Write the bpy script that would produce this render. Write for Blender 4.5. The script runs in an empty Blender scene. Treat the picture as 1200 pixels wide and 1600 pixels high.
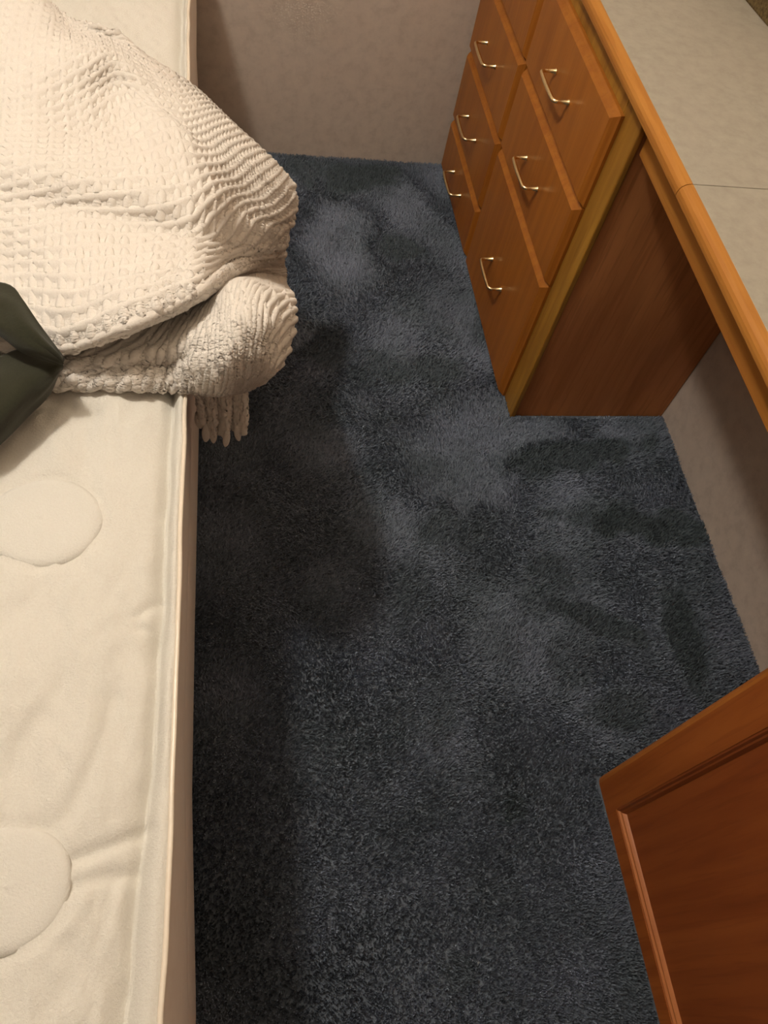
import bpy, bmesh, math, random
import numpy as np
from mathutils import Vector, Matrix

# ------------------------------------------------------------------ camera, light, exposure
S = bpy.context.scene
COL = S.collection
F_PX = 1237.67                                   # focal length for a 1200 x 1600 frame
CAM_R = np.array([[0.9810969, -0.1188719, 0.1527034],      # right
                  [-0.0204556, -0.8483782, -0.5289953],    # down
                  [0.1924329, 0.515872, -0.8347728]])      # forward
CAM_C = np.array([-0.6470931, -2.0460296, 1.3702091])
cam_d = bpy.data.cameras.new('camera')
cam_d.sensor_fit = 'VERTICAL'
cam_d.sensor_height = 36.0
cam_d.sensor_width = 27.0
cam_d.lens = F_PX / 1600 * 36.0
cam_d.clip_start = 0.02
cam = bpy.data.objects.new('camera', cam_d)
COL.objects.link(cam)
m3 = np.stack([CAM_R[0], -CAM_R[1], -CAM_R[2]], 1)
mw = Matrix.Identity(4)
for i in range(3):
    for j in range(3):
        mw[i][j] = m3[i][j]
    mw[i][3] = CAM_C[i]
cam.matrix_world = mw
S.camera = cam

w = bpy.data.worlds.new('night')
S.world = w
w.use_nodes = True
w.node_tree.nodes['Background'].inputs[0].default_value = (0.02, 0.017, 0.014, 1)
w.node_tree.nodes['Background'].inputs[1].default_value = 0.2

LIGHT_POS = (-1.18, -1.19, 2.36)
ld = bpy.data.lights.new('ceiling_bulb', 'POINT')
ld.energy = 63
ld.color = (1.0, 0.92, 0.80)
ld.shadow_soft_size = 0.07
lo = bpy.data.objects.new('ceiling_bulb', ld)
lo.location = LIGHT_POS
COL.objects.link(lo)

# added fill lamp over the desk, unseen and much dimmer, to lift the shade
FILL_POS = (0.20, -1.05, 2.28)
l2 = bpy.data.lights.new('fill_bulb', 'POINT')
l2.energy = 7.5
l2.color = (1.0, 0.78, 0.52)
l2.shadow_soft_size = 0.16
l2o = bpy.data.objects.new('fill_bulb', l2)
l2o.location = FILL_POS
COL.objects.link(l2o)

S.view_settings.view_transform = 'Standard'
S.view_settings.look = 'None'
S.view_settings.gamma = 1
S.view_settings.exposure = 0.0
S.view_settings.use_curve_mapping = False

random.seed(4)
RNG = np.random.default_rng(7)


def at(x, y, z):
    """the real point at height z that the photograph shows at pixel x, y"""
    d = np.array([(x - 600) / F_PX, (y - 800) / F_PX, 1.0]) @ CAM_R
    t = (z - CAM_C[2]) / d[2]
    return CAM_C + t * d


# ------------------------------------------------------------------ helpers
def tag(o, label=None, cat=None, group=None, kind=None):
    if label: o['label'] = label
    if cat: o['category'] = cat
    if group: o['group'] = group
    if kind: o['kind'] = kind
    return o


def empty(name, loc, label=None, cat=None, group=None, kind=None):
    o = bpy.data.objects.new(name, None)
    o.empty_display_size = 0.05
    o.location = loc
    COL.objects.link(o)
    return tag(o, label, cat, group, kind)


def wloc(o):
    v = Vector(o.location)
    while o.parent:
        o = o.parent
        v += Vector(o.location)
    return v


def link(name, me, mat, parent=None, origin=(0, 0, 0), smooth=False):
    """me is in world coordinates; the object's origin goes to 'origin'"""
    origin = Vector(origin)
    me.transform(Matrix.Translation(-origin))
    o = bpy.data.objects.new(name, me)
    if mat: me.materials.append(mat)
    if smooth:
        me.polygons.foreach_set('use_smooth', [True] * len(me.polygons))
    COL.objects.link(o)
    if parent:
        o.parent = parent
        o.location = origin - wloc(parent)
    else:
        o.location = origin
    return o


def bm_mesh(bm, name):
    me = bpy.data.meshes.new(name)
    bmesh.ops.recalc_face_normals(bm, faces=bm.faces)
    bm.to_mesh(me)
    bm.free()
    return me


def add_box(bm, lo_, hi_, bevel=0.0, seg=2):
    x0, y0, z0 = lo_
    x1, y1, z1 = hi_
    vs = [bm.verts.new(v) for v in ((x0, y0, z0), (x1, y0, z0), (x1, y1, z0), (x0, y1, z0),
                                    (x0, y0, z1), (x1, y0, z1), (x1, y1, z1), (x0, y1, z1))]
    fs = [bm.faces.new([vs[i] for i in f]) for f in ((0, 3, 2, 1), (4, 5, 6, 7), (0, 1, 5, 4),
                                                     (1, 2, 6, 5), (2, 3, 7, 6), (3, 0, 4, 7))]
    if bevel > 0:
        es = list({e for f in fs for e in f.edges})
        bmesh.ops.bevel(bm, geom=es, offset=bevel, segments=seg, profile=0.5, affect='EDGES')
    return fs


def box(name, lo_, hi_, mat, parent=None, bevel=0.002, seg=2):
    bm = bmesh.new()
    add_box(bm, lo_, hi_, bevel, seg)
    c = [(a + b) / 2 for a, b in zip(lo_, hi_)]
    c[2] = lo_[2]
    return link(name, bm_mesh(bm, name), mat, parent, c)


def prism_y(name, prof, y0, y1, mat, parent=None, smooth=False):
    """a profile of (x, z) points run along y"""
    bm = bmesh.new()
    a = [bm.verts.new((x, y0, z)) for x, z in prof]
    b = [bm.verts.new((x, y1, z)) for x, z in prof]
    n = len(prof)
    for i in range(n):
        bm.faces.new((a[i], a[(i + 1) % n], b[(i + 1) % n], b[i]))
    bm.faces.new(a[::-1])
    bm.faces.new(b)
    c = (np.mean([p[0] for p in prof]), (y0 + y1) / 2, min(p[1] for p in prof))
    return link(name, bm_mesh(bm, name), mat, parent, c, smooth)


def tube_mesh(path, rad, n=10, name='tube'):
    """tube along a list of points; rad is a number or a list"""
    bm = bmesh.new()
    P = [Vector(q) for q in path]
    rads = rad if hasattr(rad, '__len__') else [rad] * len(P)
    rings = []
    up = None
    for i, q in enumerate(P):
        t = (P[min(i + 1, len(P) - 1)] - P[max(i - 1, 0)]).normalized()
        if up is None:
            up = t.orthogonal().normalized()
        up = (up - t * up.dot(t)).normalized()
        sd = t.cross(up)
        rings.append([bm.verts.new(q + (up * math.cos(2 * math.pi * k / n) + sd * math.sin(2 * math.pi * k / n)) * rads[i])
                      for k in range(n)])
    for a, b in zip(rings, rings[1:]):
        for k in range(n):
            bm.faces.new((a[k], a[(k + 1) % n], b[(k + 1) % n], b[k]))
    bm.faces.new(rings[0][::-1])
    bm.faces.new(rings[-1])
    return bm_mesh(bm, name)


def grid_mesh(P, name, closed_u=False):
    """P: array (rows, cols, 3)"""
    r, c = P.shape[:2]
    idx = np.arange(r * c).reshape(r, c)
    if closed_u:
        idx = np.concatenate([idx, idx[:, :1]], 1)
    q = np.stack([idx[:-1, :-1], idx[:-1, 1:], idx[1:, 1:], idx[1:, :-1]], -1).reshape(-1, 4)
    me = bpy.data.meshes.new(name)
    me.vertices.add(r * c)
    me.vertices.foreach_set('co', P.reshape(-1).astype(np.float32))
    me.loops.add(q.size)
    me.loops.foreach_set('vertex_index', q.reshape(-1).astype(np.int32))
    me.polygons.add(len(q))
    me.polygons.foreach_set('loop_start', np.arange(0, q.size, 4, dtype=np.int32))
    me.update(calc_edges=True)
    me.validate()
    return me


def catmull(P, n):
    """resample the first axis of P (k, ...) to n samples through a Catmull-Rom spline"""
    k = P.shape[0]
    t = np.linspace(0, k - 1, n)
    i = np.clip(t.astype(int), 0, k - 2)
    f = (t - i).reshape((-1,) + (1,) * (P.ndim - 1))
    Q = np.concatenate([2 * P[:1] - P[1:2], P, 2 * P[-1:] - P[-2:-1]], 0)
    p0, p1, p2, p3 = Q[i], Q[i + 1], Q[i + 2], Q[i + 3]
    return 0.5 * (2 * p1 + (p2 - p0) * f + (2 * p0 - 5 * p1 + 4 * p2 - p3) * f ** 2 + (3 * p1 - p0 - 3 * p2 + p3) * f ** 3)


def smooth_noise(shape, cells, rng):
    """smooth random field in -1..1"""
    g = rng.uniform(-1, 1, (cells[0] + 2, cells[1] + 2))
    a = catmull(g, shape[0])
    return catmull(a.T, shape[1]).T


def normals(P):
    du = np.gradient(P, axis=1)
    dv = np.gradient(P, axis=0)
    n = np.cross(du, dv)
    return n / (np.linalg.norm(n, axis=2, keepdims=True) + 1e-12)


# ------------------------------------------------------------------ materials
def new_mat(name, rough=0.6, spec=0.3):
    m = bpy.data.materials.new(name)
    m.use_nodes = True
    nt = m.node_tree
    b = nt.nodes['Principled BSDF']
    b.inputs['Roughness'].default_value = rough
    b.inputs['Specular IOR Level'].default_value = spec
    return m, nt, b


def N(nt, kind, **kw):
    n = nt.nodes.new(kind)
    for k, v in kw.items():
        if hasattr(n, k):
            setattr(n, k, v)
    return n


def ramp(nt, fac, stops):
    r = nt.nodes.new('ShaderNodeValToRGB')
    e = r.color_ramp.elements
    while len(e) < len(stops):
        e.new(0.5)
    for el, (p, c) in zip(e, stops):
        el.position = p
        el.color = (*c, 1)
    nt.links.new(fac, r.inputs[0])
    return r.outputs[0]


def position(nt, scale=(1, 1, 1), rnd=0.0):
    g = nt.nodes.new('ShaderNodeNewGeometry')
    mp = nt.nodes.new('ShaderNodeMapping')
    mp.inputs['Scale'].default_value = scale
    nt.links.new(g.outputs['Position'], mp.inputs['Vector'])
    if rnd:
        oi = nt.nodes.new('ShaderNodeObjectInfo')
        mul = N(nt, 'ShaderNodeMath', operation='MULTIPLY')
        nt.links.new(oi.outputs['Random'], mul.inputs[0])
        mul.inputs[1].default_value = rnd
        cb = nt.nodes.new('ShaderNodeCombineXYZ')
        for i in range(3):
            nt.links.new(mul.outputs[0], cb.inputs[i])
        nt.links.new(cb.outputs[0], mp.inputs['Location'])
    return mp.outputs[0]


def noise(nt, vec, scale, detail=4, rough=0.55, dist=0.0):
    n = nt.nodes.new('ShaderNodeTexNoise')
    n.inputs['Scale'].default_value = scale
    n.inputs['Detail'].default_value = detail
    n.inputs['Roughness'].default_value = rough
    n.inputs['Distortion'].default_value = dist
    nt.links.new(vec, n.inputs['Vector'])
    return n.outputs['Fac']


def bump(nt, b, h, strength, dist):
    bp = nt.nodes.new('ShaderNodeBump')
    bp.inputs['Strength'].default_value = strength
    bp.inputs['Distance'].default_value = dist
    nt.links.new(h, bp.inputs['Height'])
    nt.links.new(bp.outputs[0], b.inputs['Normal'])


def mixc(nt, fac, a, b, mode='MIX'):
    m = nt.nodes.new('ShaderNodeMix')
    m.data_type = 'RGBA'
    m.blend_type = mode
    for s, v in ((0, fac), (6, a), (7, b)):
        if hasattr(v, 'is_output'):
            nt.links.new(v, m.inputs[s])
        elif s == 0:
            m.inputs[0].default_value = v
        else:
            m.inputs[s].default_value = (*v, 1)
    return m.outputs[2]


def wood(name, light, mid, dark, axis, rough=0.38, contrast=1.0, fig=1.0):
    """stained oak: long grain streaks, cathedral figure and fine pores along 'axis'"""
    m, nt, b = new_mat(name, rough, 0.28)
    long_ = [16.0, 16.0, 16.0]
    long_['xyz'.index(axis)] = 1.6
    v = position(nt, long_, 7.0)
    streak = noise(nt, v, 1.3, 5, 0.6, 0.5)
    fine = [150.0, 150.0, 150.0]
    fine['xyz'.index(axis)] = 7.0
    pores = noise(nt, position(nt, fine, 3.0), 1.0, 2, 0.5)
    wv = nt.nodes.new('ShaderNodeTexWave')
    wv.wave_type = 'RINGS'
    wv.inputs['Scale'].default_value = 0.55
    wv.inputs['Distortion'].default_value = 5.0
    wv.inputs['Detail'].default_value = 3.0
    wv.inputs['Detail Scale'].default_value = 0.7
    nt.links.new(v, wv.inputs['Vector'])
    c = ramp(nt, streak, [(0.5 - 0.22 / contrast, dark), (0.5, mid), (0.5 + 0.25 / contrast, light)])
    c = mixc(nt, 0.2 * fig, c, ramp(nt, wv.outputs['Fac'], [(0.1, dark), (0.75, light)]))
    c = mixc(nt, ramp(nt, pores, [(0.36, (0.35,) * 3), (0.47, (0.0,) * 3)]), c, dark)
    nt.links.new(c, b.inputs['Base Color'])
    bump(nt, b, pores, 0.12, 0.001)
    return m


OAK_L, OAK_M, OAK_D = (0.40, 0.145, 0.020), (0.34, 0.116, 0.0155), (0.25, 0.074, 0.009)
M = {}
M['drawer'] = wood('drawer_oak', OAK_L, OAK_M, OAK_D, 'z', 0.36, 0.8)
M['frame'] = wood('frame_oak', (0.43, 0.220, 0.034), (0.34, 0.165, 0.025), (0.21, 0.085, 0.012), 'z', 0.42, 1.1)
M['edge'] = wood('edge_oak', (0.49, 0.220, 0.042), (0.42, 0.172, 0.030), (0.30, 0.105, 0.015), 'y', 0.5, 1.0)
M['veneer'] = wood('veneer_oak', (0.74, 0.32, 0.115), (0.58, 0.235, 0.08), (0.34, 0.12, 0.036), 'z', 0.5, 1.0, 2.2)
M['door'] = wood('door_oak', (0.32, 0.092, 0.022), (0.255, 0.066, 0.016), (0.165, 0.038, 0.010), 'z', 0.42, 0.9)
M['door_frame'] = wood('door_frame_oak', (0.40, 0.125, 0.026), (0.325, 0.092, 0.019), (0.21, 0.052, 0.011), 'z', 0.42, 0.9)
M['moulding'] = wood('lit_moulding_oak', (0.50, 0.19, 0.06), (0.42, 0.145, 0.045), (0.30, 0.09, 0.026), 'y', 0.32, 0.8)  # bottom bead only: lighter oak, light from above painted into the colour
M['door_edge'] = wood('door_edge_oak', (0.46, 0.165, 0.03), (0.36, 0.12, 0.022), (0.17, 0.05, 0.01), 'z', 0.42, 1.3)

m, nt, b = new_mat('dark_inside', 0.9, 0.1)
b.inputs['Base Color'].default_value = (0.02, 0.012, 0.007, 1)
M['inside'] = m

m, nt, b = new_mat('polished_brass', 0.2, 0.5)
b.inputs['Metallic'].default_value = 1.0
b.inputs['Base Color'].default_value = (0.92, 0.74, 0.42, 1)
nn = noise(nt, position(nt), 90, 3)
rr = nt.nodes.new('ShaderNodeMapRange')
rr.inputs['To Min'].default_value = 0.16
rr.inputs['To Max'].default_value = 0.32
nt.links.new(nn, rr.inputs[0])
nt.links.new(rr.outputs[0], b.inputs['Roughness'])
M['brass'] = m

m, nt, b = new_mat('wallpaper', 0.75, 0.2)
v = position(nt)
n1 = noise(nt, v, 34, 6, 0.65)
n2 = noise(nt, v, 5, 3)
c = ramp(nt, n1, [(0.36, (0.49, 0.415, 0.355)), (0.5, (0.56, 0.48, 0.415)), (0.68, (0.61, 0.525, 0.445))])
c = mixc(nt, ramp(nt, n2, [(0.3, (0.0,) * 3), (0.7, (0.35,) * 3)]), c, (0.58, 0.47, 0.39))
nt.links.new(c, b.inputs['Base Color'])
bump(nt, b, n1, 0.15, 0.0015)
M['wall'] = m

m, nt, b = new_mat('stone_laminate', 0.45, 0.35)
v = position(nt)
n1 = noise(nt, v, 42, 7, 0.7)
n2 = noise(nt, v, 9, 4)
c = ramp(nt, n1, [(0.34, (0.31, 0.28, 0.225)), (0.5, (0.35, 0.32, 0.26)), (0.7, (0.39, 0.355, 0.29))])
c = mixc(nt, ramp(nt, n2, [(0.35, (0.0,) * 3), (0.7, (0.3,) * 3)]), c, (0.36, 0.31, 0.255))
nt.links.new(c, b.inputs['Base Color'])
M['laminate'] = m

m, nt, b = new_mat('painted_ceiling', 0.9, 0.1)
b.inputs['Base Color'].default_value = (0.86, 0.84, 0.80, 1)
bump(nt, b, noise(nt, position(nt), 120, 3), 0.3, 0.003)
M['ceiling'] = m

m, nt, b = new_mat('subfloor', 0.95, 0.0)
b.inputs['Base Color'].default_value = (0.13, 0.15, 0.18, 1)
M['floor'] = m

# carpet: two dull blues, mottled; the 'wear' attribute paints the shade of brushed pile marks into the colour, plus random tone
m, nt, b = new_mat('carpet_fibre', 0.9, 0.12)
v = position(nt)
n1 = noise(nt, v, 7.0, 4, 0.6)
n2 = noise(nt, v, 260, 2)
c = ramp(nt, n1, [(0.30, (0.215, 0.26, 0.315)), (0.52, (0.285, 0.33, 0.42)), (0.75, (0.35, 0.39, 0.50))])
c = mixc(nt, ramp(nt, n2, [(0.3, (0.3,) * 3), (0.7, (0.0,) * 3)]), c, (0.17, 0.20, 0.24))
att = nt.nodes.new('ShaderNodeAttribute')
att.attribute_name = 'pile_shade'
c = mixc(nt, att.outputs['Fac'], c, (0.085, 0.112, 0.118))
nt.links.new(c, b.inputs['Base Color'])
M['carpet'] = m

def cloth(name, base, dark, scale, bs, bd, rough=0.95):
    m, nt, b = new_mat(name, rough, 0.08)
    v = position(nt)
    n1 = noise(nt, v, scale, 5, 0.7)
    c = ramp(nt, n1, [(0.3, dark), (0.6, base)])
    nt.links.new(c, b.inputs['Base Color'])
    b.inputs['Sheen Weight'].default_value = 0.15
    b.inputs['Sheen Roughness'].default_value = 0.6
    bump(nt, b, n1, bs, bd)
    return m

M['plush'] = cloth('plush_ticking', (0.80, 0.765, 0.695), (0.75, 0.71, 0.635), 380, 0.7, 0.0025)
M['patch'] = cloth('smooth_ticking', (0.80, 0.77, 0.705), (0.77, 0.735, 0.665), 420, 0.7, 0.0022)
M['side'] = cloth('side_ticking', (0.88, 0.79, 0.70), (0.85, 0.75, 0.66), 60, 0.08, 0.001, 0.7)
M['foundation'] = cloth('foundation_ticking', (0.88, 0.78, 0.69), (0.85, 0.75, 0.66), 60, 0.08, 0.001, 0.7)
M['blanket'] = cloth('cotton_weave', (0.84, 0.785, 0.725), (0.76, 0.69, 0.61), 700, 0.7, 0.0015)
M['garment'] = cloth('dark_cotton', (0.024, 0.024, 0.012), (0.018, 0.018, 0.009), 300, 0.25, 0.001, 0.8)
m, nt, b = new_mat('satin_tape', 0.28, 0.6)
b.inputs['Base Color'].default_value = (0.80, 0.70, 0.58, 1)
bump(nt, b, noise(nt, position(nt, (300, 40, 300)), 1.0, 2), 0.3, 0.001)
M['tape'] = m
m, nt, b = new_mat('woven_brown', 0.8, 0.2)
c = ramp(nt, noise(nt, position(nt), 160, 4, 0.7), [(0.35, (0.06, 0.035, 0.012)), (0.65, (0.16, 0.115, 0.05))])
nt.links.new(c, b.inputs['Base Color'])
M['woven'] = m
m, nt, b = new_mat('near_black', 0.5, 0.3)
b.inputs['Base Color'].default_value = (0.02, 0.02, 0.014, 1)
M['black'] = m
m, nt, b = new_mat('white_enamel', 0.4, 0.4)
b.inputs['Base Color'].default_value = (0.8, 0.78, 0.74, 1)
M['enamel'] = m

# ------------------------------------------------------------------ the room
XW, XL, YF, ZC = 0.3892, -3.4, -3.9, 2.46
FZ = -0.010
def struct(name, lo_, hi_, mat):
    return tag(box(name, lo_, hi_, mat, None, 0), kind='structure')
struct('floor', (XL - .1, YF - .1, FZ - 0.1), (XW + .1, 0.1, FZ), M['floor'])
struct('wall_back', (XL - .1, 0.0, FZ), (XW + .1, 0.1, ZC), M['wall'])
struct('wall_right', (XW, YF, FZ), (XW + .1, 0.0, ZC), M['wall'])
struct('wall_left', (XL - .1, YF, FZ), (XL, 0.0, ZC), M['wall'])
struct('wall_front', (XL - .1, YF - .1, FZ), (XW + .1, YF, ZC), M['wall'])
struct('ceiling', (XL - .1, YF - .1, ZC), (XW + .1, 0.1, ZC + .1), M['ceiling'])

# ------------------------------------------------------------------ drawer cabinet
YR = -0.9426                      # near end of the drawer bank
ZT = 0.76                         # desk top
cab = empty('drawer_cabinet', (0.19, YR / 2, FZ),
            'orange oak cabinet of seven brass-handled drawers standing in the far corner', 'cabinet')
box('side_panel', (0.012, YR + 0.006, FZ), (XW - 0.002, YR + 0.020, 0.738), M['veneer'], cab, 0.0005)
box('carcass', (0.012, YR + 0.021, FZ), (XW - 0.002, -0.004, 0.737), M['inside'], cab, 0.001)
box('stile', (0.0, YR, FZ), (0.0118, YR + 0.072, 0.738), M['frame'], cab, 0.0025)
box('stile', (0.0, -0.424, FZ), (0.0118, -0.398, 0.713), M['frame'], cab, 0.001)
box('stile', (0.0, -0.022, FZ), (0.0118, -0.003, 0.713), M['frame'], cab, 0.001)
for z0, z1 in ((0.688, 0.738),):
    box('rail', (0.0, YR + 0.0725, z0), (0.0118, -0.003, z1), M['frame'], cab, 0.001)


def drawer_front(y0, y1, z0, z1):
    """slab with a stepped, chamfered edge all round; front towards -x"""
    bm = bmesh.new()
    rings = []
    for x, inset in ((-0.0005, 0.0), (-0.0065, 0.0), (-0.0095, 0.0035), (-0.0155, 0.0075), (-0.0192, 0.0120)):
        rings.append([bm.verts.new((x, y, z)) for y, z in ((y0 + inset, z0 + inset), (y1 - inset, z0 + inset),
                                                           (y1 - inset, z1 - inset), (y0 + inset, z1 - inset))])
    for a, c in zip(rings, rings[1:]):
        for k in range(4):
            bm.faces.new((a[k], a[(k + 1) % 4], c[(k + 1) % 4], c[k]))
    bm.faces.new(rings[0])
    bm.faces.new(rings[-1])
    return bm_mesh(bm, 'drawer')


def handle_mesh(yc, zc, half=0.051, out=0.031):
    x0 = -0.0192
    R = 0.009
    path, rads = [], []
    def add(x, y, r):
        path.append((x, y, zc)); rads.append(r)
    def side(s, rev):
        pts = [(x0 + 0.0005, 0.0, 0.0062), (x0 - 0.002, 0.0, 0.0060), (x0 - 0.004, 0.0, 0.0042), (x0 - out + R + 0.002, 0.0, 0.0038)]
        for k in range(0, 7):
            a = math.pi / 2 * k / 6
            pts.append((x0 - out + R - R * math.sin(a), -s * (R - R * math.cos(a)), 0.0038))
        if rev: pts = pts[::-1]
        for x, dy, r in pts:
            add(x, yc + s * half + dy, r)
    side(1, False)
    for k in range(1, 6):
        t = k / 6
        add(x0 - out - 0.0012 * math.sin(math.pi * t), yc + (half - R) * (1 - 2 * t), 0.0038 + 0.0005 * math.sin(math.pi * t))
    side(-1, True)
    return tube_mesh(path, rads, 12, 'handle')


YM0, YM1 = -0.4045, -0.4175
ROWS = ((0.519, 0.694), (0.333, 0.515), (0.147, 0.330), (FZ + 0.006, 0.143))
fronts = []
for k, (z0, z1) in enumerate(ROWS):
    fronts.append((YM0, -0.006, z0, z1, -0.205))
for k, (z0, z1) in enumerate(((0.519, 0.694), (0.333, 0.515), (FZ + 0.006, 0.330))):
    fronts.append((-0.8805, YM1, z0, z1, None))
for y0, y1, z0, z1, hc in fronts:
    o = link('drawer', drawer_front(y0, y1, z0, z1), M['drawer'], cab, (0, (y0 + y1) / 2, z0))
    zc = (z0 + z1) / 2
    if z1 - z0 > 0.25: zc = 0.158
    elif z0 < 0.05: zc = 0.078
    link('handle', handle_mesh((y0 + y1) / 2 if hc is None else hc, zc), M['brass'], o, (-0.02, (y0 + y1) / 2, zc), True)

# ------------------------------------------------------------------ desk top
YS = -1.146                       # joint of the two lengths
YN = -2.75                        # near end, out of the frame
desk = empty('desk_top', (0.19, -1.3, 0.72),
             'long desk top of mottled beige laminate with oak edge, built over the drawers', 'desk')
XE = -0.0066
def nose(y0, y1):
    prof = [(XE, ZT), (XE - 0.004, ZT - 0.0002), (XE - 0.0095, ZT - 0.0016), (XE - 0.0145, ZT - 0.0052), (XE - 0.0168, ZT - 0.0095),
            (XE - 0.0175, ZT - 0.0145), (XE - 0.0172, ZT - 0.0195), (XE - 0.0155, ZT - 0.0215),
            (0.016, ZT - 0.0215), (0.016, ZT - 0.0125), (XE, ZT - 0.0125)]
    return prism_y('edge_strip', prof, y0, y1, M['edge'], desk)
for y0, y1 in ((YS + 0.0006, -0.003), (YN, YS - 0.0006)):
    box('laminate_panel', (XE + 0.0003, y0, ZT - 0.012), (XW - 0.002, y1, ZT), M['laminate'], desk, 0.0006, 1)
    nose(y0, y1)
    box('core_board', (0.0165, y0, ZT - 0.0214), (XW - 0.002, y1, ZT - 0.0122), M['inside'], desk, 0)
box('apron', (0.016, -1.755, 0.6685), (0.034, YR - 0.0005, 0.7382), M['edge'], desk, 0.0015)

# ------------------------------------------------------------------ near cabinet with the panelled door
YC = -1.7625
near = empty('cupboard', (0.19, -2.2, FZ),
             'dark red-brown oak cupboard with a framed flat-panel door under the near desk end', 'cupboard')
box('carcass', (0.012, YN + 0.03, FZ), (XW - 0.002, YC - 0.004, 0.737), M['inside'], near, 0.001)
box('end_panel', (0.008, YC - 0.0038, FZ), (XW - 0.002, YC, 0.738), M['veneer'], near, 0.0005)
door = empty('door', (0, -2.2, 0), None, None)
door.parent = near
door.location = Vector((0, -2.2, 0.0)) - wloc(near)
XF = -0.0116
DN = YN + 0.035
def chamfer_stile(name, y0, y1, z0, z1, mat, par, cy=0.0, cz=0.0):
    bm = bmesh.new()
    a = [bm.verts.new(v) for v in ((0.0115, y0, z0), (0.0115, y1, z0), (0.0115, y1, z1), (0.0115, y0, z1))]
    c = [bm.verts.new(v) for v in ((XF, y0, z0), (XF, y1 - cy, z0), (XF, y1 - cy, z1), (XF, y0, z1))]
    for k in range(4):
        bm.faces.new((a[k], a[(k + 1) % 4], c[(k + 1) % 4], c[k]))
    bm.faces.new(a); bm.faces.new(c)
    return link(name, bm_mesh(bm, name), mat, par, (0, (y0 + y1) / 2, z0))
SW, RW = 0.052, 0.040
ST = 0.708
chamfer_stile('stile', YC - 0.0125 - SW, YC - 0.0125, 0.0, ST, M['door_frame'], door)
# lighter eased edge along the far stile
bm = bmesh.new()
prof = [(0.0115, YC - 0.0124), (XF, YC - 0.0124), (XF + 0.0012, YC - 0.0075), (XF + 0.004, YC - 0.003), (XF + 0.009, YC - 0.0005), (0.0115, YC)]
a = [bm.verts.new((x, y, 0.0)) for x, y in prof]
c = [bm.verts.new((x, y, ST)) for x, y in prof]
for k in range(len(prof)):
    bm.faces.new((a[k], a[(k + 1) % len(prof)], c[(k + 1) % len(prof)], c[k]))
bm.faces.new(a); bm.faces.new(c)
tag(link('eased_edge', bm_mesh(bm, 'eased_edge'), M['door_edge'], door, (0, YC, 0)), 'lighter grained rounded edge of the door frame')
YI = YC - 0.0125 - SW
chamfer_stile('stile', DN, DN + SW, 0.0, ST, M['door_frame'], door)
chamfer_stile('rail', DN + SW + .0002, YI - .0002, 0.0, RW, M['door_frame'], door)
chamfer_stile('rail', DN + SW + .0002, YI - .0002, ST - 0.06, ST, M['door'], door)
box('panel', (XF + 0.011, DN + SW - 0.004, RW - 0.004), (0.0113, YI + 0.004, ST - 0.056), M['door'], door, 0)
# bead moulding stepping down from frame to panel
def bead(name, pts_a, pts_b, mat):
    bm = bmesh.new()
    a = [bm.verts.new(v) for v in pts_a]
    c = [bm.verts.new(v) for v in pts_b]
    n = len(a)
    for k in range(n):
        bm.faces.new((a[k], a[(k + 1) % n], c[(k + 1) % n], c[k]))
    bm.faces.new(a[::-1]); bm.faces.new(c)
    return link(name, bm_mesh(bm, name), mat, door, pts_a[0])
XP = XF + 0.0109
bp = [(XF + 0.0008, 0.0), (XF + 0.0012, 0.003), (XF + 0.0045, 0.0055), (XF + 0.005, 0.008), (XF + 0.0085, 0.0105), (XP, 0.012), (XP, 0.0)]
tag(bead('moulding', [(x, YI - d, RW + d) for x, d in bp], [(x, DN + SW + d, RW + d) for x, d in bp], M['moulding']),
    'bead along the bottom of the door panel, light from above painted in its colour')
bead('moulding', [(x, YI - d, RW + d) for x, d in bp], [(x, YI - d, ST - .06 - d) for x, d in bp], M['door'])
bead('moulding', [(x, DN + SW + d, RW + d) for x, d in bp], [(x, DN + SW + d, ST - .06 - d) for x, d in bp], M['door'])
bead('moulding', [(x, YI - d, ST - .06 - d) for x, d in bp], [(x, DN + SW + d, ST - .06 - d) for x, d in bp], M['door'])

# ------------------------------------------------------------------ brown box at the back of the desk
p0, p1 = at(1164, 0, ZT), at(1203, 46, ZT)
d = (p1 - p0) / np.linalg.norm(p1 - p0)
q0 = p0 - d * 0.13
q1 = p1 + d * 0.02
bm = bmesh.new()
back = XW - 0.004
outline = [(q0[0] + .012, q0[1]), (q0[0], q0[1] - .012), (q1[0] - .004, q1[1] + .03), (q1[0] + 0.004, q1[1] + .008), (q1[0] + .02, q1[1]), (back, q1[1]), (back, q0[1])]
lv = []
for z, ins in ((ZT + 0.0005, 0.004), (ZT + 0.004, 0.0), (ZT + 0.10, 0.0), (ZT + 0.105, 0.004)):
    cx = np.mean([o_[0] for o_ in outline]); cy = np.mean([o_[1] for o_ in outline])
    lv.append([bm.verts.new((x + (cx - x) * ins * 8, y + (cy - y) * ins * 8, z)) for x, y in outline])
for a, c in zip(lv, lv[1:]):
    for k in range(len(outline)):
        bm.faces.new((a[k], a[(k + 1) % len(outline)], c[(k + 1) % len(outline)], c[k]))
bm.faces.new(lv[0][::-1]); bm.faces.new(lv[-1])
sb = empty('storage_box', (cx, cy, ZT + .0005), 'dark mottled brown box on the desk, one edge of it showing at the wall', 'box')
link('body', bm_mesh(bm, 'body'), M['woven'], sb, (cx, cy, ZT + .0005))
bm = bmesh.new()
a = [bm.verts.new((x + (cx - x) * .02, y + (cy - y) * .02, ZT + .1052)) for x, y in outline]
c = [bm.verts.new((x + (cx - x) * .02, y + (cy - y) * .02, ZT + .12)) for x, y in outline]
for k in range(len(outline)):
    bm.faces.new((a[k], a[(k + 1) % len(outline)], c[(k + 1) % len(outline)], c[k]))
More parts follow.
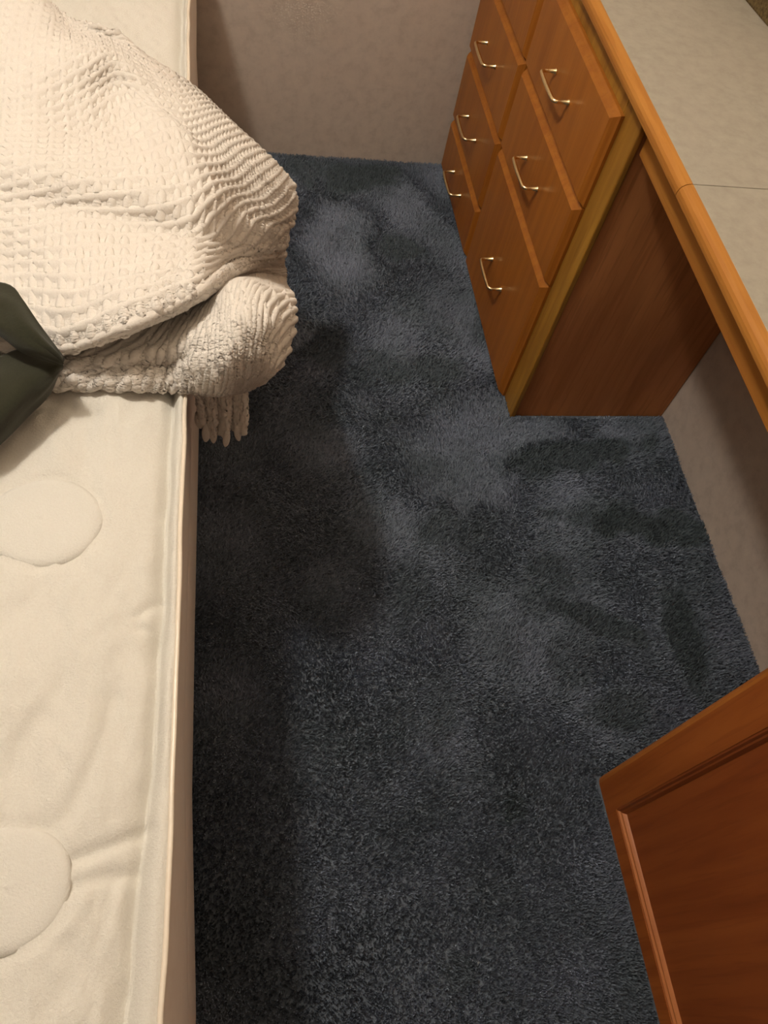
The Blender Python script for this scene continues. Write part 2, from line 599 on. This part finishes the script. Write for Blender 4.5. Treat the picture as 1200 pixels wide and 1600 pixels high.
bm.faces.new(a[::-1]); bm.faces.new(c)
link('lid', bm_mesh(bm, 'lid'), M['black'], sb, (cx, cy, ZT + .1052))

# ------------------------------------------------------------------ bed
BZ = 0.58
XBL = -2.1
YB0, YB1 = -2.30, -0.012
bed = empty('bed', (-1.4, -1.15, FZ), 'bare bed with a plush cream mattress, its side towards the desk', 'bed')


def interp(y, tab):
    t = sorted(tab)
    return np.interp(y, [a for a, _ in t], [b for _, b in t])

GROOVE = [(-2.35, -0.750), (-2.04, -0.7375), (-1.972, -0.734), (-1.894, -0.727), (-1.849, -0.7225), (-1.713, -0.719), (-1.677, -0.7155),
          (-1.458, -0.7145), (-1.367, -0.711), (-0.543, -0.711), (0.0, -0.711)]
TAPE = [(-2.35, -0.716), (-2.045, -0.712), (-1.998, -0.7085), (-1.765, -0.7042), (-1.53, -0.7012), (-1.384, -0.6985), (-0.484, -0.702), (0, -0.702)]
SIDE = [(-2.35, -0.703), (-2.03, -0.7005), (-1.75, -0.7075), (-1.45, -0.7045), (-1.0, -0.698), (0.0, -0.698)]
ys = np.linspace(YB0, YB1, 560)
xs = np.concatenate([np.linspace(XBL, -1.02, 40), np.linspace(-1.015, -0.775, 80)])
nx = len(xs)
g = interp(ys, GROOVE) + 0.0015 * smooth_noise((560, 1), (70, 1), RNG)[:, 0]
tp = interp(ys, TAPE) + 0.0008 * smooth_noise((560, 1), (50, 1), RNG)[:, 0]
sd = interp(ys, SIDE)
PIN = ((-1.713, 1.0), (-1.86, 0.45), (-1.44, 0.35), (-1.1, .4))
pin = sum(k * np.exp(-((ys - y) / 0.02) ** 2) for y, k in PIN)
rows = []
for i, y in enumerate(ys):
    prof = []
    n_in = 18
    xin = np.linspace(-0.772, g[i] - 0.002, n_in)
    xx = np.concatenate([xs, xin])
    dist = g[i] - xx
    z = BZ + 0.004 * np.clip((xx + 2.1) * 0, 0, 1)
    z = z - (0.014 + 0.004 * pin[i]) * np.exp(-(dist / 0.010) ** 2) - 0.007 * np.exp(-(dist / 0.032) ** 2)
    # rounded left side, out of sight
    z = z - 0.03 * np.exp(-((xx - XBL) / 0.03) ** 2)
    for a_, b_ in zip(xx, z): prof.append((a_, b_))
    wroll = tp[i] - g[i]
    for t in np.linspace(0.06, 1.0, 14):                          # the padded roll
        h = BZ - 0.019 + 0.019 * math.sin(math.pi * (0.04 + 0.66 * t)) - .004 * pin[i] * math.sin(math.pi * t)
        prof.append((g[i] + wroll * t, h))
    rows.append(prof)
P2 = np.array(rows)
X = P2[:, :, 0]
Z = P2[:, :, 1]
Y = np.repeat(ys[:, None], X.shape[1], 1)
inside = np.clip((g[:, None] - X) / 0.02, 0, 1)
Z += inside * 0.0032 * smooth_noise(X.shape, (46, 16), RNG)
Z += inside * 0.0014 * smooth_noise(X.shape, (150, 50), RNG)


def groove_line(pts, depth, width):
    """a stitched or creased line through pixel points on the mattress top"""
    global Z
    Q = np.array([at(x, y, BZ)[:2] for x, y in pts])
    dmin = np.full(X.shape, 9.0)
    for a_, b_ in zip(Q, Q[1:]):
        ab = b_ - a_
        t = np.clip(((X - a_[0]) * ab[0] + (Y - a_[1]) * ab[1]) / (ab @ ab), 0, 1)
        dmin = np.minimum(dmin, np.hypot(X - a_[0] - t * ab[0], Y - a_[1] - t * ab[1]))
    Z -= depth * np.exp(-(dmin / width) ** 2)

OV = [(-0.846, -1.559, 0.0615, 0.0575), (-0.845, -1.930, 0.0570, 0.0535)]
for cx_, cy_, ra, rb in OV:
    rr_ = np.hypot((X - cx_) / ra, (Y - cy_) / rb)
    Z -= 0.0028 * np.exp(-((rr_ - 1.0) / 0.07) ** 2)
    k_ = np.clip((1.16 - rr_) / 0.10, 0, 1)
    Z = Z * (1 - k_) + k_ * np.minimum(Z, BZ - 0.0014)
groove_line([(108, 1345), (135, 1335), (190, 1312), (232, 1293)], 0.006, 0.006)
groove_line([(110, 1388), (150, 1372), (205, 1366)], 0.005, 0.007)
groove_line([(85, 1290), (112, 1262), (150, 1180), (180, 1090)], 0.003, 0.010)
groove_line([(60, 1120), (20, 1190), (-30, 1240)], 0.003, 0.011)
groove_line([(60, 890), (90, 960), (100, 1060), (60, 1120)], 0.002, 0.011)
groove_line([(140, 640), (130, 720), (150, 770)], 0.003, 0.012)
groove_line([(150, 645), (95, 625), (50, 640)], 0.004, 0.008)
groove_line([(158, 850), (180, 790), (200, 700), (210, 640)], 0.0018, 0.012)
groove_line([(212, 960), (232, 945), (250, 935)], 0.004, 0.005)
groove_line([(210, 978), (235, 980), (252, 1002)], 0.004, 0.005)
groove_line([(190, 1560), (130, 1500), (108, 1470)], 0.0025, 0.010)
PM = np.stack([X, Y, Z], -1)
# side of the mattress: down from the tape, bulging a little, and under
Zt = Z[:, -1]
sidecols = []
for t in np.linspace(0.08, 1, 9):
    zz = Zt - t * (Zt - 0.33)
    xx = tp + (sd - tp) * min(1.0, t * 2.2) ** 0.7 + 0.002 * math.sin(t * math.pi) - 0.012 * max(0, t - 0.9) / 0.1
    sidecols.append(np.stack([xx, ys, zz], -1))
under = np.stack([np.full_like(ys, XBL), ys, np.full_like(ys, 0.33)], -1)
lside = np.stack([np.full_like(ys, XBL - 0.01), ys, np.full_like(ys, 0.45)], -1)
PM2 = np.concatenate([PM] + [s[:, None] for s in sidecols] + [under[:, None], lside[:, None]], 1)
ncap = PM2.shape[1]
me = grid_mesh(PM2, 'mattress', closed_u=True)
bm = bmesh.new()
bm.from_mesh(me)
bm.verts.ensure_lookup_table()
nrow = PM2.shape[0]
bm.faces.new([bm.verts[k] for k in range(ncap)])
bm.faces.new([bm.verts[(nrow - 1) * ncap + k] for k in range(ncap)][::-1])
nside = len(sidecols)
me = bm_mesh(bm, 'mattress')
mat_o = link('mattress', me, M['plush'], bed, (-1.4, -1.15, 0.33), True)
me.materials.append(M['side'])
mi = np.zeros(len(me.polygons), np.int32)
colidx = np.arange(len(me.polygons))
cells = (nrow - 1) * ncap
cc = np.arange(cells) % ncap
mi[:cells][cc >= PM.shape[1] - 1] = 1
me.polygons.foreach_set('material_index', mi)
# quilted oval patches sewn on the top
for cx_, cy_, ra, rb in OV:
    nr, na = 14, 72
    bm = bmesh.new()
    rng2 = np.random.default_rng(int(-cy_ * 1000))
    wob = [rng2.uniform(-1, 1) for _ in range(8)]
    prev = None
    ctr = bm.verts.new((cx_, cy_, BZ + 0.0018))
    for r_ in range(1, nr + 1):
        f = r_ / nr
        ring = []
        for k in range(na):
            a_ = 2 * math.pi * k / na
            e = 1 + 0.012 * (wob[0] * math.sin(3 * a_) + wob[1] * math.cos(5 * a_) + wob[2] * math.sin(2 * a_))
            zz = BZ + 0.0018 * (1 - f ** 6) - 0.0030 * f ** 14 + 0.0006 * (wob[3] * math.sin(9 * f + a_ * 2) + wob[4] * math.cos(7 * f - 3 * a_)) * (1 - f)
            ring.append(bm.verts.new((cx_ + ra * 0.985 * f * e * math.cos(a_), cy_ + rb * 0.985 * f * e * math.sin(a_), zz)))
        if prev is None:
            for k in range(na): bm.faces.new((ctr, ring[k], ring[(k + 1) % na]))
        else:
            for k in range(na): bm.faces.new((prev[k], ring[k], ring[(k + 1) % na], prev[(k + 1) % na]))
        prev = ring
    low = [bm.verts.new((v.co.x, v.co.y, BZ - 0.008)) for v in prev]
    for k in range(na): bm.faces.new((prev[k], low[k], low[(k + 1) % na], prev[(k + 1) % na]))
    bm.faces.new(low)
    link('oval_patch', bm_mesh(bm, 'oval_patch'), M['patch'], mat_o, (cx_, cy_, BZ), True)
# binding tape around the edge: a flat satin piping
sel = slice(0, 560, 4)
path = [(tp[i] + 0.0012, ys[i], Zt[i] + 0.0005) for i in range(0, 560, 4)]
tag(link('piping', tube_mesh(path, 0.0028, 8), M['tape'], mat_o, path[0], True), 'shiny satin binding tape along the mattress edge')
path = [(sd[i] - 0.009, ys[i], 0.334) for i in range(0, 560, 6)]
link('piping', tube_mesh(path, 0.0035, 8), M['tape'], mat_o, path[0], True)
# box spring beneath
sp = []
for i in range(0, 560, 8):
    s_ = sd[i] - 0.004
    sp.append([(XBL, ys[i], 0.03), (XBL, ys[i], 0.328), (s_ - 0.006, ys[i], 0.328), (s_, ys[i], 0.318), (s_ + 0.001, ys[i], 0.2),
               (s_ - 0.001, ys[i], 0.05), (s_ - 0.006, ys[i], 0.03)])
SPA = np.array(sp)
me = grid_mesh(SPA, 'box_spring', closed_u=True)
bm = bmesh.new(); bm.from_mesh(me); bm.verts.ensure_lookup_table()
n7 = SPA.shape[1]
bm.faces.new([bm.verts[k] for k in range(n7)])
bm.faces.new([bm.verts[(SPA.shape[0] - 1) * n7 + k] for k in range(n7)][::-1])
link('box_spring', bm_mesh(bm, 'box_spring'), M['foundation'], bed, (-1.4, -1.15, 0.03))
for y_ in (-2.1, -0.2):
    for x_ in (-1.95, -0.85):
        box('foot', (x_ - .03, y_ - .03, FZ), (x_ + .03, y_ + .03, 0.0298), M['black'], bed, 0.004)

# ------------------------------------------------------------------ blanket
# rows run from the far edge towards the camera, over the fold and back along the layer under it
B = [
 # far edge
 [(-180,-190,.62),(-60,-90,.625),(40,-22,.63),(108,32,.632),(166,42,.672),(221,88,.625),(300,140,.594),(362,198,.45),(418,248,.26),(450,282,.10)],
 [(-180,-150,.66),(-60,-60,.665),(48,2,.67),(112,56,.650),(176,66,.652),(232,106,.644),(304,150,.612),(366,208,.47),(422,260,.28),(456,294,.11)],
 [(-180,-60,.67),(-60,20,.68),(40,75,.69),(120,88,.700),(176,92,.690),(240,140,.655),(308,190,.625),(368,240,.49),(425,288,.29),(459,305,.12)],
 [(-180,30,.66),(-60,90,.675),(40,140,.685),(118,152,.675),(180,142,.660),(246,172,.655),(312,222,.635),(372,268,.51),(427,306,.30),(459,318,.13)],
 [(-180,110,.66),(-60,160,.67),(40,195,.68),(120,216,.664),(188,214,.655),(260,196,.670),(318,252,.65),(374,296,.53),(427,326,.33),(456,332,.14)],
 [(-180,180,.67),(-60,220,.675),(40,240,.688),(115,256,.690),(195,258,.692),(265,266,.690),(322,292,.67),(374,320,.55),(425,342,.35),(453,347,.15)],
 [(-180,230,.67),(-60,265,.675),(40,278,.690),(115,288,.694),(195,300,.694),(268,316,.690),(323,331,.668),(370,347,.555),(420,356,.37),(450,358,.16)],
 [(-180,275,.655),(-60,308,.658),(40,322,.670),(115,332,.670),(195,346,.668),(268,362,.664),(320,374,.645),(365,380,.545),(413,376,.37),(447,372,.17)],
 [(-180,335,.645),(-60,355,.650),(40,366,.668),(115,374,.676),(195,384,.678),(266,390,.676),(316,394,.662),(360,392,.57),(409,386,.37),(444,381,.17)],
 [(-180,420,.66),(-60,425,.645),(40,430,.66),(112,440,.690),(195,436,.700),(264,430,.702),(314,416,.690),(353,404,.63),(404,393,.37),(442,388,.17)],
 [(-180,490,.665),(-60,495,.66),(40,500,.662),(108,508,.675),(195,480,.708),(262,458,.712),(312,434,.706),(350,415,.66),(402,398,.36),(441,394,.17)],
 # crest of the fold
 [(-180,525,.655),(-60,530,.655),(40,534,.652),(106,538,.658),(196,505,.702),(264,476,.708),(314,450,.702),(352,424,.655),(401,402,.35),(441,400,.17)],
 # curling under
 [(-180,532,.632),(-60,538,.632),(40,542,.636),(106,545,.644),(197,511,.676),(265,483,.682),(315,456,.676),(354,429,.620),(400,407,.33),(441,406,.165)],
 [(-180,500,.615),(-60,505,.612),(40,508,.622),(106,512,.622),(197,480,.632),(264,454,.634),(314,430,.630),(354,424,.560),(401,416,.32),(443,420,.16)],
 # lower layer, coming out of the fold
 [(-180,520,.606),(-60,525,.604),(40,530,.608),(106,540,.610),(197,508,.612),(264,484,.614),(316,464,.610),(358,440,.545),(402,432,.34),(446,442,.18)],
 [(-180,548,.604),(-60,552,.604),(40,556,.606),(108,562,.610),(198,545,.614),(268,522,.618),(326,488,.625),(366,446,.610),(406,447,.50),(452,461,.36)],
 [(-180,560,.606),(-60,566,.606),(40,570,.608),(110,572,.612),(202,561,.620),(272,545,.630),(332,506,.655),(372,450,.672),(408,452,.645),(455,466,.555)],
 [(-180,572,.606),(-60,578,.606),(40,580,.610),(112,582,.612),(208,576,.620),(276,566,.636),(336,534,.664),(376,486,.688),(413,482,.672),(458,488,.595)],
 [(-180,582,.604),(-60,587,.604),(40,588,.608),(114,590,.610),(212,588,.615),(280,582,.630),(338,562,.660),(380,528,.678),(416,520,.662),(454,518,.592)],
 [(-180,590,.600),(-60,595,.600),(40,596,.602),(116,597,.603),(215,597,.606),(284,594,.618),(340,588,.638),(382,565,.652),(414,556,.638),(442,552,.575)],
 [(-180,596,.594),(-60,600,.594),(40,602,.595),(118,603,.596),(218,602,.597),(288,604,.602),(340,606,.600),(378,597,.600),(406,586,.590),(424,578,.555)],
 # tucked back underneath
 [(-180,590,.588),(-60,594,.588),(40,596,.588),(118,597,.588),(218,596,.588),(288,600,.590),(338,607,.555),(372,604,.545),(396,592,.540),(412,582,.520)],
 [(-180,560,.587),(-60,564,.587),(40,566,.587),(118,568,.587),(218,566,.587),(288,572,.588),(334,592,.520),(364,588,.510),(386,575,.500),(402,566,.490)],
]
HANG = [(.560, .505, .445), (.575, .515, .450), (.585, .520, .450), (.580, .515, .445), (.575, .508, .437), (.572, .500, .428),
        (.570, .492, .418), (.548, .470, .400), (.545, .455, .385), (.555, .445, .370), (.575, .440, .360), (.585, .430, .350),
        (.570, .410, .335), (.540, .380, .300), (.520, .360, .280)]
EDGE = {17: .6035, 18: .6025, 19: .5965, 20: .5880, 21: .5845, 22: .5845}
def settle(i, j, z):
    if z > 0.6 and (i < 13 or j < 6):
        z = 0.6 + (z - 0.6) * 0.78
    if i in EDGE and j < 6:
        z = EDGE[i]
    if i < len(HANG) and j > 6:
        z = HANG[i][j - 7]
    return z
CP = np.array([[at(x, y, settle(i, j, z)) for j, (x, y, z) in enumerate(r)] for i, r in enumerate(B)])
# the heap goes on and thins out beyond the left of the view
far = CP[:, :1] + (CP[:, :1] - CP[:, 1:2]) * (1.9 + 0.35 * np.sin(np.arange(len(B)) * 0.9))[:, None, None]
far[:, :, 2] = BZ + 0.010 + 0.45 * (CP[:, :1, 2] - 0.585)
CP = np.concatenate([far, CP], 1)
NV, NU = 860, 430
PB = catmull(CP, NV)
PB = np.swapaxes(catmull(np.swapaxes(PB, 0, 1), NU), 0, 1)
# true lengths along and across the cloth, so that the weave keeps its size
du = np.linalg.norm(np.diff(PB, axis=1), axis=2)
dv = np.linalg.norm(np.diff(PB, axis=0), axis=2)
give = np.interp(np.linspace(-1, 9, NU - 1), [0, 5.6, 7.2, 9], [1, 1, 0.66, 0.64])    # the weave is pulled longer where it hangs
U0 = np.concatenate([np.zeros((NV, 1)), np.cumsum(du * give, 1)], 1)
V0 = np.concatenate([np.zeros((1, NU)), np.cumsum(dv, 0)], 0)
kc = int(NV * 11.5 / 22)                                        # the crest of the fold


def ease(a, n):
    k = np.ones(n) / n
    return np.convolve(np.pad(a, n // 2, 'edge'), k, 'same')[n // 2:n // 2 + len(a)]


taper = np.interp(np.linspace(-1, 9, NU), [0, 5.6, 9], [1, 1, 0.62])
q = (U0 / U0[:, -1:]).mean(0)
W = ease(U0[:, -1], 121)
UU = (q[None] - q[NU // 3]) * W[:, None]
UU[kc:] = (q[None] - q[NU // 3]) * (0.80 * W[kc:].mean())
r1 = (V0[:kc] / V0[kc - 1:kc]).mean(1)
L1 = ease(V0[kc], 121) * taper
r2 = ((V0[kc:] - V0[kc]) / (V0[-1] - V0[kc])).mean(1)
L2 = ease(V0[-1] - V0[kc], 121)
VV = np.concatenate([(r1[:, None] - 1) * L1[None], r2[:, None] * L2[None]], 0)
VV[kc:] += 0.45 * UU[kc:] * np.clip((np.arange(NV - kc) - 60) / 60, 0, 1)[:, None]
# soft wrinkles, then the waffle relief
NB = normals(PB)
if NB[NV // 4, NU // 4, 2] < 0: NB = -NB
vv = np.linspace(0, 1, NV)[:, None]
env = np.clip(np.minimum(vv, 1 - vv) / 0.03, 0, 1)
PB = PB + NB * (0.0028 * smooth_noise((NV, NU), (24, 13), RNG) * env)[..., None]
PB = PB + NB * (0.0009 * smooth_noise((NV, NU), (60, 32), RNG) * env)[..., None]
CU, CV = 0.0215, 0.0225
U = UU + 1.0 + 0.0014 * smooth_noise((NV, NU), (16, 9), RNG)
V = VV + 3.0 + 0.0014 * smooth_noise((NV, NU), (16, 9), RNG)
fu, fv = (U / CU) % 1, (V / CV) % 1
hu = (0.5 + 0.5 * np.cos(2 * np.pi * fu)) ** 4                  # raised cords between the cells
fw = np.where(fv < 0.7, fv / 0.7 * 0.5, 0.5 + (fv - 0.7) / 0.3 * 0.5)   # steeper on the far side of each cord
hv = (0.5 + 0.5 * np.cos(2 * np.pi * fw)) ** 3.5
ridge = np.maximum(0.8 * hu, hv)
puff = np.sin(np.pi * fu) ** 2 * np.sin(np.pi * fw) ** 2
rel = 0.0052 * ridge + 0.0006 * puff + 0.0003 * RNG.normal(size=(NV, NU))
NB = normals(PB)
if NB[NV // 4, NU // 4, 2] < 0: NB = -NB
PB = PB + NB * rel[..., None]
me = grid_mesh(PB, 'weave')
bl_loc = (-0.85, -1.1, BZ)
blanket = empty('blanket', bl_loc, 'rumpled cream waffle-weave blanket draped over the far side of the mattress', 'blanket')
weave = link('weave', me, M['blanket'], blanket, bl_loc, True)
sol = weave.modifiers.new('thickness', 'SOLIDIFY')
sol.thickness = 0.004
sol.offset = -1
# gathered corner hanging beneath, with its scalloped ends
NP, NQ = 26, 120
top = [at(x, y, z) for x, y, z in ((296, 596, .575), (318, 598, .545), (340, 598, .535), (362, 596, .53), (385, 590, .53))]
bot = [at(x, y, z) for x, y, z in ((306, 645, .475), (320, 668, .455), (338, 676, .445), (358, 673, .445), (381, 668, .45))]
tq = catmull(np.array(top), NQ); bq = catmull(np.array(bot), NQ)
s = np.linspace(0, 1, NQ)
nrm = np.cross(tq[-1] - tq[0], bq[NQ // 2] - tq[NQ // 2]); nrm /= np.linalg.norm(nrm)
if nrm[1] > 0: nrm = -nrm
PF = []
for i in range(NP):
    f = i / (NP - 1)
    pl = np.sin(s * math.pi * 2 * 3.5 + 0.6) * 0.010 * (0.25 + f) + np.sin(s * math.pi * 2 * 9) * 0.002 * f
    PF.append(tq + (bq - tq) * f + nrm * (pl + 0.006 * math.sin(math.pi * f))[:, None] + 0.0008 * RNG.normal(size=(NQ, 3)))
fr = link('hanging_corner', grid_mesh(np.array(PF), 'hanging_corner'), M['blanket'], blanket, tuple(tq[NQ // 2]), True)
sol = fr.modifiers.new('thickness', 'SOLIDIFY'); sol.thickness = 0.006; sol.offset = 0
for k, (f, ln) in enumerate(((0.04, .010), (0.15, .014), (0.27, .018), (0.38, .018), (0.50, .015), (0.62, .015), (0.74, .018), (0.86, .018), (0.97, .015))):
    q = PF[-1][int(f * (NQ - 1))]
    bx, by = 0.003 * math.sin(k * 2.1), 0.003 * math.cos(k * 1.7)
    path = [(q[0] + bx * t * t, q[1] + by * t - 0.003 * t, q[2] + 0.016 - (ln + 0.016) * t) for t in np.linspace(0, 1, 9)]
    r0 = 0.0060 + 0.0012 * math.sin(k * 3.3)
    rads = [r0 * q_ for q_ in (0.6, 0.8, 0.92, 1.0, 1.04, 1.0, 0.9, 0.7, 0.35)]
    link('tassel', tube_mesh(path, rads, 10), M['blanket'], fr, path[0], True)

# ------------------------------------------------------------------ folded dark garment: a band creased at the tip
def band(rows, n=48, mcols=24):
    A = np.array([[at(*q) for q in r] for r in rows])
    G = catmull(A, n)
    return np.swapaxes(catmull(np.swapaxes(G, 0, 1), mcols), 0, 1)
gar = empty('garment', tuple(at(0, 560, .70)), 'dark olive green folded cloth lying on the blanket and bare mattress edge', 'cloth')
up = [[(-470, 470, .626), (-260, 400, .672), (-120, 410, .675), (-20, 440, .680), (18, 449, .682), (36, 470, .684), (66, 516, .680), (99, 560, .660)],
      [(-490, 520, .640), (-260, 440, .680), (-120, 450, .684), (-20, 470, .688), (14, 480, .689), (38, 500, .689), (68, 532, .682), (98.5, 563, .658)],
      [(-490, 560, .640), (-260, 480, .678), (-120, 488, .682), (-20, 500, .684), (10, 512, .684), (38, 530, .682), (68, 548, .675), (98, 566, .655)],
      [(-470, 590, .628), (-260, 510, .668), (-120, 512, .670), (-22, 512, .672), (4, 526, .672), (34, 549, .668), (64, 560, .662), (97, 569, .652)]]
lw = [[(-470, 580, .624), (-260, 560, 0.630), (-120, 566, 0.629), (-20, 566, 0.634), (2, 560, 0.636), (34, 548, 0.638), (66, 556, 0.637), (97, 566, 0.636)],
      [(-490, 610, .632), (-260, 620, 0.639), (-120, 616, 0.644), (-20, 600, 0.648), (8, 590, 0.649), (40, 576, 0.648), (68, 574, 0.645), (97, 570, 0.639)],
      [(-500, 650, .632), (-260, 700, 0.639), (-120, 680, 0.644), (-20, 650, 0.646), (14, 628, 0.646), (44, 606, 0.646), (70, 592, 0.642), (96, 574, 0.634)],
      [(-490, 690, .622), (-260, 770, 0.632), (-120, 740, 0.630), (-30, 690, 0.632), (10, 662, 0.632), (46, 630, 0.631), (72, 604, 0.634), (94, 578, 0.632)],
      [(-470, 710, .604), (-260, 800, 0.606), (-120, 768, 0.608), (-30, 712, 0.610), (6, 684, 0.611), (44, 646, 0.613), (74, 616, 0.616), (92, 582, 0.622)]]
for nm, rws in (('upper_fold', up), ('lower_fold', lw)):
    G = band(rws)
    G = G + normals(G) * (0.0016 * smooth_noise(G.shape[:2], (6, 5), RNG))[..., None]
    o = link(nm, grid_mesh(G, nm), M['garment'], gar, tuple(at(0, 560, .70)), True)
    sol = o.modifiers.new('thickness', 'SOLIDIFY'); sol.thickness = 0.005; sol.offset = 0

# ------------------------------------------------------------------ ceiling lamp fitting, just above the bulb, and one for the added fill
for LP, lab in ((LIGHT_POS, 'small white lamp holder fixed to the ceiling over the bed'),
                (FILL_POS, 'small white holder of an added, unseen fill lamp over the desk')):
    lamp = empty('ceiling_lamp', (LP[0], LP[1], ZC), lab, 'lamp', 'ceiling lamps')
    bm = bmesh.new()
    rg = []
    for r_, z_ in ((0.075, ZC - .0005), (0.075, ZC - .012), (0.06, ZC - .022), (0.024, ZC - .026), (0.022, ZC - .04)):
        rg.append([bm.verts.new((LP[0] + r_ * math.cos(a * math.pi / 16), LP[1] + r_ * math.sin(a * math.pi / 16), z_)) for a in range(32)])
    for a, c in zip(rg, rg[1:]):
        for k in range(32): bm.faces.new((a[k], a[(k + 1) % 32], c[(k + 1) % 32], c[k]))
    bm.faces.new(rg[0][::-1]); bm.faces.new(rg[-1])
    link('holder', bm_mesh(bm, 'holder'), M['enamel'], lamp, (LP[0], LP[1], ZC))

# ------------------------------------------------------------------ carpet pile
def carpet():
    rng = np.random.default_rng(11)
    def scatter(x0, x1, y0, y1, dens):
        n = int((x1 - x0) * (y1 - y0) * dens)
        return np.stack([rng.uniform(x0, x1, n), rng.uniform(y0, y1, n)], 1)
    XY = np.concatenate([scatter(-0.74, XW - 0.002, -2.2, -0.002, 250000), scatter(-0.9, XW - .002, -2.7, -2.2, 60000)])
    x, y = XY[:, 0], XY[:, 1]
    keep = ~((x > -0.0015) & (y > YR - 0.001)) & ~((x > XF - 0.001) & (y < YC + 0.001))
    XY = XY[keep]
    x, y = XY[:, 0], XY[:, 1]
    n = len(XY)

    def field(cells, seed):
        g_ = np.random.default_rng(seed).uniform(-1, 1, (cells[0] + 3, cells[1] + 3))
        H = catmull(catmull(g_, 260).T, 200).T
        iy = np.clip(((y + 2.75) / 2.8 * 259).astype(int), 0, 259)
        ix = np.clip(((x + 0.95) / 1.4 * 199).astype(int), 0, 199)
        return H[iy, ix]
    lean_a = math.pi * (0.9 * field((9, 5), 1) + 0.5 * field((24, 12), 2)) - math.pi * 0.5
    # lean graded to darken the near floor: light falloff put into the pile shape
    flat = np.interp(y, [-2.3, -1.75, -1.25, -0.6, -0.12, 0.0], [0.0, 0.18, 0.80, 0.78, 0.55, 0.25])
    lean_m = flat + 0.16 * field((14, 8), 3) + 0.14 * field((44, 22), 4)
    pile_shade = 0.30 * np.clip(field((12, 7), 5), 0, 1) + 0.25 * np.clip(field((40, 20), 6), 0, 1)
    # swept and trodden marks, their shade painted into the fibre colour: (centre px, half axes px, turn)
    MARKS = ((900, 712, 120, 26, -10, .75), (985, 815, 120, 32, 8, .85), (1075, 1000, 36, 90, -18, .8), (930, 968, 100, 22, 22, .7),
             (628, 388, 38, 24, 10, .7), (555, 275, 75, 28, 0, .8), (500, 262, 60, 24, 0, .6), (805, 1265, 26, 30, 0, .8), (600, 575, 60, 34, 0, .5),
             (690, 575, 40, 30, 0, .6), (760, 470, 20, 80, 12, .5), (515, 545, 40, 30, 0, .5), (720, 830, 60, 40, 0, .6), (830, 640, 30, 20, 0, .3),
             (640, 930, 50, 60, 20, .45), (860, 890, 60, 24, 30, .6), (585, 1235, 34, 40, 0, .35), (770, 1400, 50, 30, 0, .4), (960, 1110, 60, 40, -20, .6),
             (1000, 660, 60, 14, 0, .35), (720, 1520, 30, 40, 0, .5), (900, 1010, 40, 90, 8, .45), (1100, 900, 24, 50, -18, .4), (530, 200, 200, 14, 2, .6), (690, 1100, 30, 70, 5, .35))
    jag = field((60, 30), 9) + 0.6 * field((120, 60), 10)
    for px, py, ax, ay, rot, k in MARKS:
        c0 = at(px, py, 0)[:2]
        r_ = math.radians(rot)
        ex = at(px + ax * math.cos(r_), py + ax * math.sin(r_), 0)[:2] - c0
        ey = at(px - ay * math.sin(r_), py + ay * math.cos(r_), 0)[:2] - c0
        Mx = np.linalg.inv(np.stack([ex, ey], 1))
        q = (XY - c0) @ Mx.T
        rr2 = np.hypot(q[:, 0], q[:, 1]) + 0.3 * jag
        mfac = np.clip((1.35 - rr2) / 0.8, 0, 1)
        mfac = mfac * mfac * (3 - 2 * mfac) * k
        pile_shade = np.maximum(pile_shade, mfac)
        lean_a = lean_a * (1 - mfac) + mfac * (math.pi / 2)
        lean_m = lean_m * (1 - mfac) + mfac * 0.20
    lean_a += rng.normal(0, 0.9, n)
    lean_m = np.clip(lean_m + rng.normal(0, 0.18, n), 0.02, 1.2)
    L = rng.uniform(0.0075, 0.0105, n)
    lx, ly = np.cos(lean_a) * lean_m, np.sin(lean_a) * lean_m
    wa = rng.uniform(0, math.pi, n)
    wx, wy = np.cos(wa) * 0.00125, np.sin(wa) * 0.00125
    base = np.stack([x, y, np.full(n, FZ - 0.0005)], 1)
    wv = np.stack([wx, wy, np.zeros(n)], 1)
    h = L / np.sqrt(1 + lean_m ** 2)
    mid = base + np.stack([lx * h * 0.35, ly * h * 0.35, h * 0.6], 1)
    tip = base + np.stack([lx * h, ly * h, h * (1.02 - 0.0 * h)], 1)
    tip[:, 2] += rng.normal(0, 0.0008, n)
    V_ = np.stack([base - wv, base + wv, tip + wv * 0.6, tip - wv * 0.6], 1)
    V_[:, :, 1] = np.minimum(V_[:, :, 1], -0.0005)
    V_[:, :, 0] = np.minimum(V_[:, :, 0], XW - 0.0005)
    me = bpy.data.meshes.new('carpet_pile')
    me.vertices.add(n * 4)
    me.vertices.foreach_set('co', V_.reshape(-1).astype(np.float32))
    quads = np.arange(n * 4, dtype=np.int32)
    me.loops.add(len(quads))
    me.loops.foreach_set('vertex_index', quads)
    me.polygons.add(n)
    me.polygons.foreach_set('loop_start', np.arange(0, len(quads), 4, dtype=np.int32))
    me.update(calc_edges=True)
    a_ = me.attributes.new('pile_shade', 'FLOAT', 'POINT')
    a_.data.foreach_set('value', np.repeat(np.clip(pile_shade, 0, 1), 4).astype(np.float32))
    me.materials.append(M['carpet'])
    o = bpy.data.objects.new('carpet_pile', me)
    COL.objects.link(o)
    tag(o, 'dull blue deep-pile carpet covering the floor between bed and desk', 'carpet', kind='stuff')
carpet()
